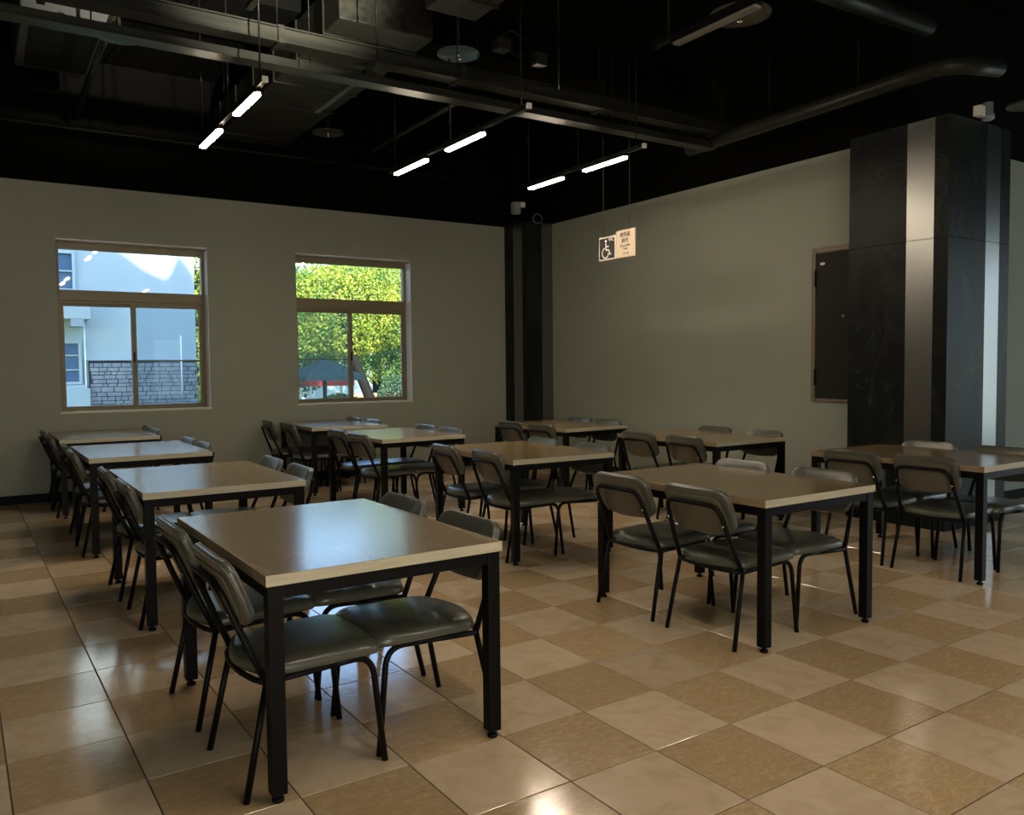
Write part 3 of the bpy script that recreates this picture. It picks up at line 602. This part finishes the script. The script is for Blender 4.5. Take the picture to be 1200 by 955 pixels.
def shield(x, y, z, r, label, m_):
    t = thing('sprinkler_shield', label, 'sprinkler', (x, y, z), 0, 'round sprinkler heads under the ceiling')
    bm = B(); lathe(bm, [(0.012, 0.006), (r*0.96, 0.006), (r, -0.004), (r, 0.008), (r*0.97, 0.014), (0.02, 0.024)], 0, 0, 36); obj('disc', bm, m_, t)
    bm = B(); lathe(bm, [(0.012, -0.045), (0.02, -0.043), (0.02, -0.038), (0.007, -0.036), (0.006, -0.012), (0.013, -0.010), (0.013, 0.0055)], 0, 0, 12); obj('sprinkler_head', bm, CHROME, t)
    bm = B(); tube(bm, [(0, 0, 0.02), (0, 0, ZC - z)], 0.013, 10); obj('drop_pipe', bm, DARKMET, t)
SHB = mat('blue_grey_disc', (0.10, 0.15, 0.21), 0.35, metal=0.4); SHD = mat('dark_disc', (0.06, 0.06, 0.05), 0.4, metal=0.3)
shield(1.016, 6.89, 3.90, 0.18, 'blue grey round sprinkler shield at upper left', SHB)
shield(3.382, 5.941, 3.92, 0.17, 'dark round sprinkler shield above the centre lamps', SHB)
shield(3.40, 8.90, 4.0, 0.17, 'small looking round sprinkler shield deep in the ceiling left of centre', SHD)
shield(4.33, 3.85, 3.70, 0.20, 'big dark round sprinkler shield at the top right of centre', SHD)
shield(7.42, 3.50, 3.52, 0.17, 'dark round sprinkler shield above the marble pillar', SHD)
# security fittings on the pillars
def spot(name, loc, label, s=1.0):
    t = thing(name, label, 'spotlight', loc)
    bm = B(); box(bm, 0, 0, 0, 0.085*s, 0.06*s, 0.085*s, bev=0.004); obj('bracket_box', bm, WHITE, t)
    bm = B(); tube(bm, [(0.085*s, 0.03*s, 0.045*s), (0.13*s, 0.03*s, 0.045*s)], 0.010, 8); obj('arm', bm, GREYPL, t)
    bm = B(); lathe(bm, [(0.040*s, -0.01), (0.052*s, 0.0), (0.052*s, 0.03*s), (0.042*s, 0.035*s), (0.040*s, 0.13*s), (0.03*s, 0.135*s)], 0.175*s, 0.03*s, 20); obj('lamp_body', bm, GREYPL, t)
spot('emergency_spotlight', (7.00, 3.68, 3.425), 'white and grey emergency spotlight on top of the marble pillar', 1.0)
t = thing('wall_camera', 'small grey camera on top of the corner pillar', 'camera', (6.36, 9.50, 3.50))
bm = B(); box(bm, -0.10, 0, -0.02, 0.0, 0.10, 0.14, bev=0.01); obj('body', bm, GREYPL, t)
bm = B(); box(bm, 0.0, 0.02, 0.08, 0.09, 0.09, 0.15, bev=0.01); obj('head', bm, WHITE, t)
bm = B(); rod(bm, -0.03, 0.05, 0.15, ZC-3.5, 0.006); obj('cable', bm, FRAME, t)
bm = B(); tube(bm, [(0.078*math.cos(2*PI*k/24), 0.01*math.sin(4*PI*k/24), 0.062*math.sin(2*PI*k/24)) for k in range(25)], 0.004, 6, cap=False)
o = obj('cable_loop', bm, GREYPL, None, (6.68, 9.56, 3.455)); tag(o, 'loop of grey cable at the top of the corner pillar', 'cable')

# ------------------------------------------------------------------ hanging sign (reads from -X)
def text_bm(body, size, w_=None):
    cu = D.curves.new('txt', 'FONT'); cu.body = body; cu.size = size; cu.align_x = 'CENTER'; cu.align_y = 'CENTER'; cu.extrude = 0.0008
    o = D.objects.new('txt', cu); COL.objects.link(o); bpy.context.view_layer.update()
    me = D.meshes.new_from_object(o.evaluated_get(bpy.context.evaluated_depsgraph_get())); D.objects.remove(o); D.curves.remove(cu)
    bm = B(); bm.from_mesh(me); D.meshes.remove(me); return bm
def sign_place(bm, cy, cz, x):      # text plane x->-Y, y->Z, normal -> -X
    for v in bm.verts: v.co = Vector((x - v.co.z, cy - v.co.x, cz + v.co.y))
t = thing('hanging_sign', 'hanging toilet sign with wheelchair symbol and arrow on two thin wires', 'sign', (5.5, 6.21, 2.48))
def flip(bm):
    return bm
bm = B(); box(bm, 0, 0.296, 0.003, 0.012, 0.556, 0.238, bev=0.001); lp = obj('symbol_board', bm, WHITE, t)
bm = B(); box(bm, -0.0012, 0.308, 0.015, 0.0, 0.544, 0.226); obj('black_field', bm, INK, lp)
bm = B(); box(bm, 0, 0.0, 0.0, 0.012, 0.284, 0.272, bev=0.001); rp = obj('text_board', bm, CREAM, t)
bm = text_bm('WC', 0.052); sign_place(bm, 0.356, 0.203, -0.0018); obj('lettering', bm, WHITE, lp)
def stroke(bm, pts, w_):      # flat ribbon in (right, up) sign coords with thickness
    P = [Vector((p[0], p[1])) for p in pts]; n = len(P); L1, L2 = [], []
    for i in range(n):
        d = (P[min(i+1, n-1)] - P[max(i-1, 0)]).normalized(); nn = Vector((-d.y, d.x))*w_/2
        L1.append(P[i]+nn); L2.append(P[i]-nn)
    for i in range(n-1):
        q = [L1[i], L1[i+1], L2[i+1], L2[i]]
        f = [bm.verts.new((a.x, a.y, 0.0006)) for a in q]; bm.faces.new(f)
cyb = 0.432
bm = B()
ang = [R(a) for a in range(100, 372, 12)]
stroke(bm, [(-0.020 + 0.050*math.cos(a), -0.045 + 0.050*math.sin(a)) for a in ang], 0.013)
stroke(bm, [(-0.012, 0.052), (-0.008, 0.0), (-0.006, -0.020)], 0.017); stroke(bm, [(-0.008, 0.018), (0.036, 0.018)], 0.012)
stroke(bm, [(-0.012, -0.018), (0.036, -0.018), (0.056, -0.066), (0.072, -0.058)], 0.014)
for v in [bm.verts.new((-0.012, 0.074, 0.0006))]:
    ring = [bm.verts.new((-0.012 + 0.016*math.cos(2*PI*k/14), 0.074 + 0.016*math.sin(2*PI*k/14), 0.0006)) for k in range(14)]
    for k in range(14): bm.faces.new((v, ring[k], ring[(k+1) % 14]))
sign_place(bm, cyb, 0.120, -0.0014); obj('wheelchair_symbol', bm, WHITE, lp)
for body, sz, zz in (('無障礙', 0.052, 0.222), ('廁所', 0.052, 0.165), ('Accessible', 0.036, 0.118), ('Toilet', 0.034, 0.086)):
    bm = text_bm(body, sz); sign_place(bm, 0.148, zz, -0.001); obj('lettering', bm, INK, rp)
bm = B(); stroke(bm, [(-0.045, 0), (0.045, 0)], 0.006); stroke(bm, [(0.028, 0.013), (0.05, 0.0), (0.028, -0.013)], 0.006); sign_place(bm, 0.142, 0.040, -0.0012); obj('arrow', bm, INK, rp)
for yy in (0.085, 0.49):
    bm = B(); rod(bm, 0.006, yy, 0.23, ZC-2.48, 0.0018); obj('wire', bm, mat('dark_wire', (0.05, 0.05, 0.05), 0.6), t)

# ------------------------------------------------------------------ outside: neighbouring house
bm = B(); box(bm, -30, -9.9, -0.35, 40, 60, -0.152); struct('ground_outside', bm, GRASS, 'sunlit grass outside the windows', 'ground')
t = thing('rear_sky_blocker', 'high unseen wall added to block the sky behind the rear openings', 'wall', (-14, -9.8, -0.15))  # added out of view, keeps bright sky out of the rear openings
bm = B(); box(bm, 0, 0, 0, 32, 0.3, 5.5); obj('body', bm, RENDERW, t); bm = B(); box(bm, -0.05, -0.05, 5.501, 32.05, 0.35, 5.6); obj('coping', bm, RENDERW, t)
t = thing('side_sky_blocker', 'unseen wall added to block the sky outside the end opening', 'wall', (16, -9.4, -0.15))  # added likewise to screen the sky from the end opening
bm = B(); box(bm, 0, 0, 0, 0.3, 18, 5.5); obj('body', bm, RENDERW, t); bm = B(); box(bm, -0.05, -0.05, 5.501, 0.35, 18.05, 5.6); obj('coping', bm, RENDERW, t)
h = thing('neighbouring_house', 'pale rendered house with stone base seen through the left window', 'house', (0, 18, 0))
bm = B(); box(bm, -8, 0.10, -0.15, 3.94, 7, 8.2); obj('wall', bm, RENDERW, h)
bm = B(); box(bm, 1.92, 0.045, -0.15, 3.92, 0.098, 1.60); sb = obj('stone_base', bm, MORTAR, h)
row = 0; z = 0.36
while z < 1.52:
    hh = random.choice((0.065, 0.085, 0.105)); x = 1.93 - random.random()*0.1; 
    while x < 3.90:
        ww = random.uniform(0.10, 0.27); a = max(x, 1.93); b_ = min(x+ww, 3.91)
        if b_ - a > 0.05:
            bm = B(); dy = random.uniform(0.0, 0.03); box(bm, a+0.006, 0.0+dy, z+0.006, b_-0.006, 0.044, min(z+hh, 1.58)-0.004, bev=0.005)
            obj('stone', bm, STONEA, sb)
        x += ww
    z += hh
bm = B(); box(bm, 1.88, 0.0, 1.60, 3.95, 0.099, 1.63); obj('ledge', bm, RENDERW, h)
bm = B(); box(bm, 0.2, -0.12, -0.15, 1.915, 0.098, 1.06); box(bm, 0.2, -0.02, 1.06, 1.85, 0.098, 1.13); obj('plinth', bm, RENDERW, h)
def hwin(x0, z0, x1, z1, bars):
    bm = B(); f = 0.05
    box(bm, x0, 0.03, z0, x0+f, 0.098, z1); box(bm, x1-f, 0.03, z0, x1, 0.098, z1); box(bm, x0+f, 0.03, z1-f, x1-f, 0.098, z1); box(bm, x0+f, 0.03, z0, x1-f, 0.098, z0+f)
    for k in range(1, bars): zz = z0 + (z1-z0)*k/bars; box(bm, x0+f, 0.04, zz-0.012, x1-f, 0.09, zz+0.012)
    w_ = obj('window', bm, RENDERW, h); bm = B(); box(bm, x0+f, 0.075, z0+f, x1-f, 0.085, z1-f); obj('pane', bm, BLUEGL, w_)
hwin(0.2, 2.93, 1.74, 3.70, 2); hwin(0.2, 1.14, 1.80, 1.98, 3)
bm = B(); tube(bm, [(1.86, 0.02, 0.0), (1.86, 0.02, 2.30)], 0.012, 8); tube(bm, [(3.62, 0.0, 0.9), (3.62, 0.0, 2.1)], 0.012, 8); obj('downpipe', bm, WHITEAL, h)
t = thing('air_conditioner', 'white air conditioner box on the wall of the neighbouring house', 'air conditioner', (0.9, 17.62, 2.38))
bm = B(); box(bm, 0, 0, 0, 1.04, 0.46, 0.42, bev=0.01); obj('casing', bm, RENDERW, t); bm = B(); box(bm, 0.7, 0.0, -0.14, 0.92, 0.4, -0.001); obj('bracket', bm, GREYPL, t)

# ------------------------------------------------------------------ outside: trees and garden
def foliage(name, parent, blobs, n, size, m_):
    vs, fs = [], []
    tot = sum(b[3]*b[4]*b[5] for b in blobs)
    for cx, cy, cz, rx, ry, rz in blobs:
        for _ in range(int(n*rx*ry*rz/tot)):
            while True:
                p = Vector((random.uniform(-1, 1), random.uniform(-1, 1), random.uniform(-1, 1)))
                if 0.25 < p.length < 1: break
            p = p.normalized()*(p.length**0.5)
            c = Vector((cx+p.x*rx, cy+p.y*ry, cz+p.z*rz)); s = size*random.uniform(0.6, 1.3)
            a = Vector((random.gauss(0, 1), random.gauss(0, 1), random.gauss(0, 0.6))).normalized(); b_ = a.orthogonal().normalized(); b_.rotate(Matrix.Rotation(random.random()*6.28, 3, a))
            k = a.cross(b_)*0.5*s; b_ = b_*s; i = len(vs)
            vs += [c-b_*0.5, c+k*0.7, c+b_*0.5, c-k*0.7]; fs.append((i, i+1, i+2, i+3))
    me = D.meshes.new(name); me.from_pydata(vs, [], fs); me.materials.append(m_)
    o = obj(name, me, None, parent); o['kind'] = 'stuff'; return o
def tree(x, y, trunk, r, blobs, n, size, m_, label):
    t = thing('tree', label, 'tree', (x, y, -0.15), 0, 'trees outside the windows')
    bm = B(); k = len(trunk); tube(bm, trunk, r, 9, radii=[r*(1-0.45*i/(k-1)) for i in range(k)]); obj('trunk', bm, BARK, t)
    foliage('foliage', t, blobs, n, size, m_)
tree(8.4, 19.2, [(0, 0, 0), (-0.12, 0, 0.8), (-0.45, 0, 1.6), (-0.75, 0.1, 2.6), (-0.9, 0.2, 3.4)], 0.15, [(-0.7, 0.3, 2.95, 1.7, 1.0, 1.15), (0.5, 0.4, 3.1, 1.1, 0.9, 1.1), (-1.7, 0.3, 2.6, 0.9, 0.8, 0.8)], 26000, 0.075, LEAF1, 'sunlit tree with a leaning dark trunk in the right window')
tree(11.0, 20.9, [(0, 0, 0), (0.05, 0, 1.5), (0, 0, 3.2)], 0.13, [(0, 0, 2.3, 1.5, 1.2, 1.6), (-0.2, 0, 4.0, 1.9, 1.3, 1.4), (-1.2, -0.3, 1.7, 0.8, 0.8, 0.7)], 26000, 0.075, LEAF2, 'mid green tree at the right side of the right window')
tree(7.4, 24, [(0, 0, 0), (0.1, 0, 1.5), (0, 0, 3.0)], 0.16, [(0, 0, 2.6, 2.0, 1.5, 2.1), (2.2, 0.4, 3.0, 1.7, 1.4, 1.8)], 20000, 0.10, LEAF2, 'green tree standing behind the leaning tree')
tree(12.6, 28.5, [(0, 0, 0), (0, 0, 2), (0, 0, 4)], 0.2, [(0.6, 0, 4.0, 2.6, 2, 3.2), (-3.0, 0, 3.2, 2.2, 1.6, 2.3)], 20000, 0.12, LEAF1, 'tall yellow green tree farthest back')
tree(4.75, 21.5, [(0, 0, 0), (0, 0, 2), (0, 0, 4)], 0.12, [(0, 0, 3.9, 0.8, 1.0, 1.6), (0, 0, 1.5, 0.8, 1.0, 1.1)], 12000, 0.08, LEAF1, 'narrow tree just right of the neighbouring house')
def bush(x, y, rx, ry, rz, n, m_, label):
    t = thing('bush', label, 'bush', (x, y, -0.15), 0, 'bushes outside the windows'); bm = B(); tube(bm, [(0, 0, 0), (0, 0, rz)], 0.03, 6); obj('stem', bm, BARK, t)
    foliage('foliage', t, [(0, 0, rz*0.85, rx, ry, rz)], n*2, 0.06, m_)
bush(7.25, 18.6, 0.75, 0.5, 0.52, 3000, LEAF1, 'low bright bush at lower left of the right window')
bush(8.85, 18.8, 0.55, 0.5, 0.75, 2500, LEAF3, 'dark bush in the middle of the right window')
bush(4.9, 19.5, 0.6, 0.5, 0.7, 2000, LEAF3, 'dark bush right of the neighbouring house')
bush(9.9, 18.4, 0.45, 0.45, 0.95, 2200, LEAF3, 'tall dark bush by the right edge of the right window')
t = thing('garden_umbrella', 'dark teal garden umbrella at lower left of the right window', 'umbrella', (6.75, 18.2, -0.15))
bm = B(); tube(bm, [(0, 0, 0), (0, 0, 1.75)], 0.045, 10); obj('pole', bm, TEAL, t)
bm = B(); seg = 8; ap = bm.verts.new((0, 0, 1.80)); rim = [bm.verts.new((0.95*math.cos(2*PI*k/seg), 0.95*math.sin(2*PI*k/seg), 1.38)) for k in range(seg)]; rim2 = [bm.verts.new((v.co.x, v.co.y, 1.28)) for v in rim]
for k in range(seg):
    bm.faces.new((ap, rim[k], rim[(k+1) % seg])); bm.faces.new((rim[k], rim2[k], rim2[(k+1) % seg], rim[(k+1) % seg]))
obj('canopy', bm, TEAL, t)
t = thing('red_stall', 'red roofed stall behind the garden trees', 'stall', (7.9, 22.5, -0.15))
bm = B(); box(bm, 0, 0, 1.05, 1.35, 1.0, 1.55, bev=0.02); obj('roof', bm, RED, t)
bm = B(); [box(bm, x, y, 0, x+0.06, y+0.06, 1.05) for x in (0.02, 1.27) for y in (0.02, 0.9)]; obj('post', bm, WHITEAL, t)
t = thing('garden_wall', 'low terracotta garden wall at lower right of the right window', 'wall', (8.6, 21.0, -0.15))
bm = B(); box(bm, 0, 0, 0, 2.6, 0.3, 0.78, bev=0.01); obj('body', bm, PINK, t); bm = B(); box(bm, -0.03, -0.03, 0.781, 2.63, 0.33, 0.86, bev=0.01); obj('coping', bm, PINK, t)
t = thing('distant_house', 'pale house wall glimpsed behind the garden trees', 'house', (5, 33, -0.15))
bm = B(); box(bm, 0, 0, 0, 22, 4, 2.6); obj('wall', bm, RENDERW, t); bm = B(); box(bm, -0.3, -0.3, 2.6, 22.3, 4.3, 2.9); obj('roof', bm, PINK, t)
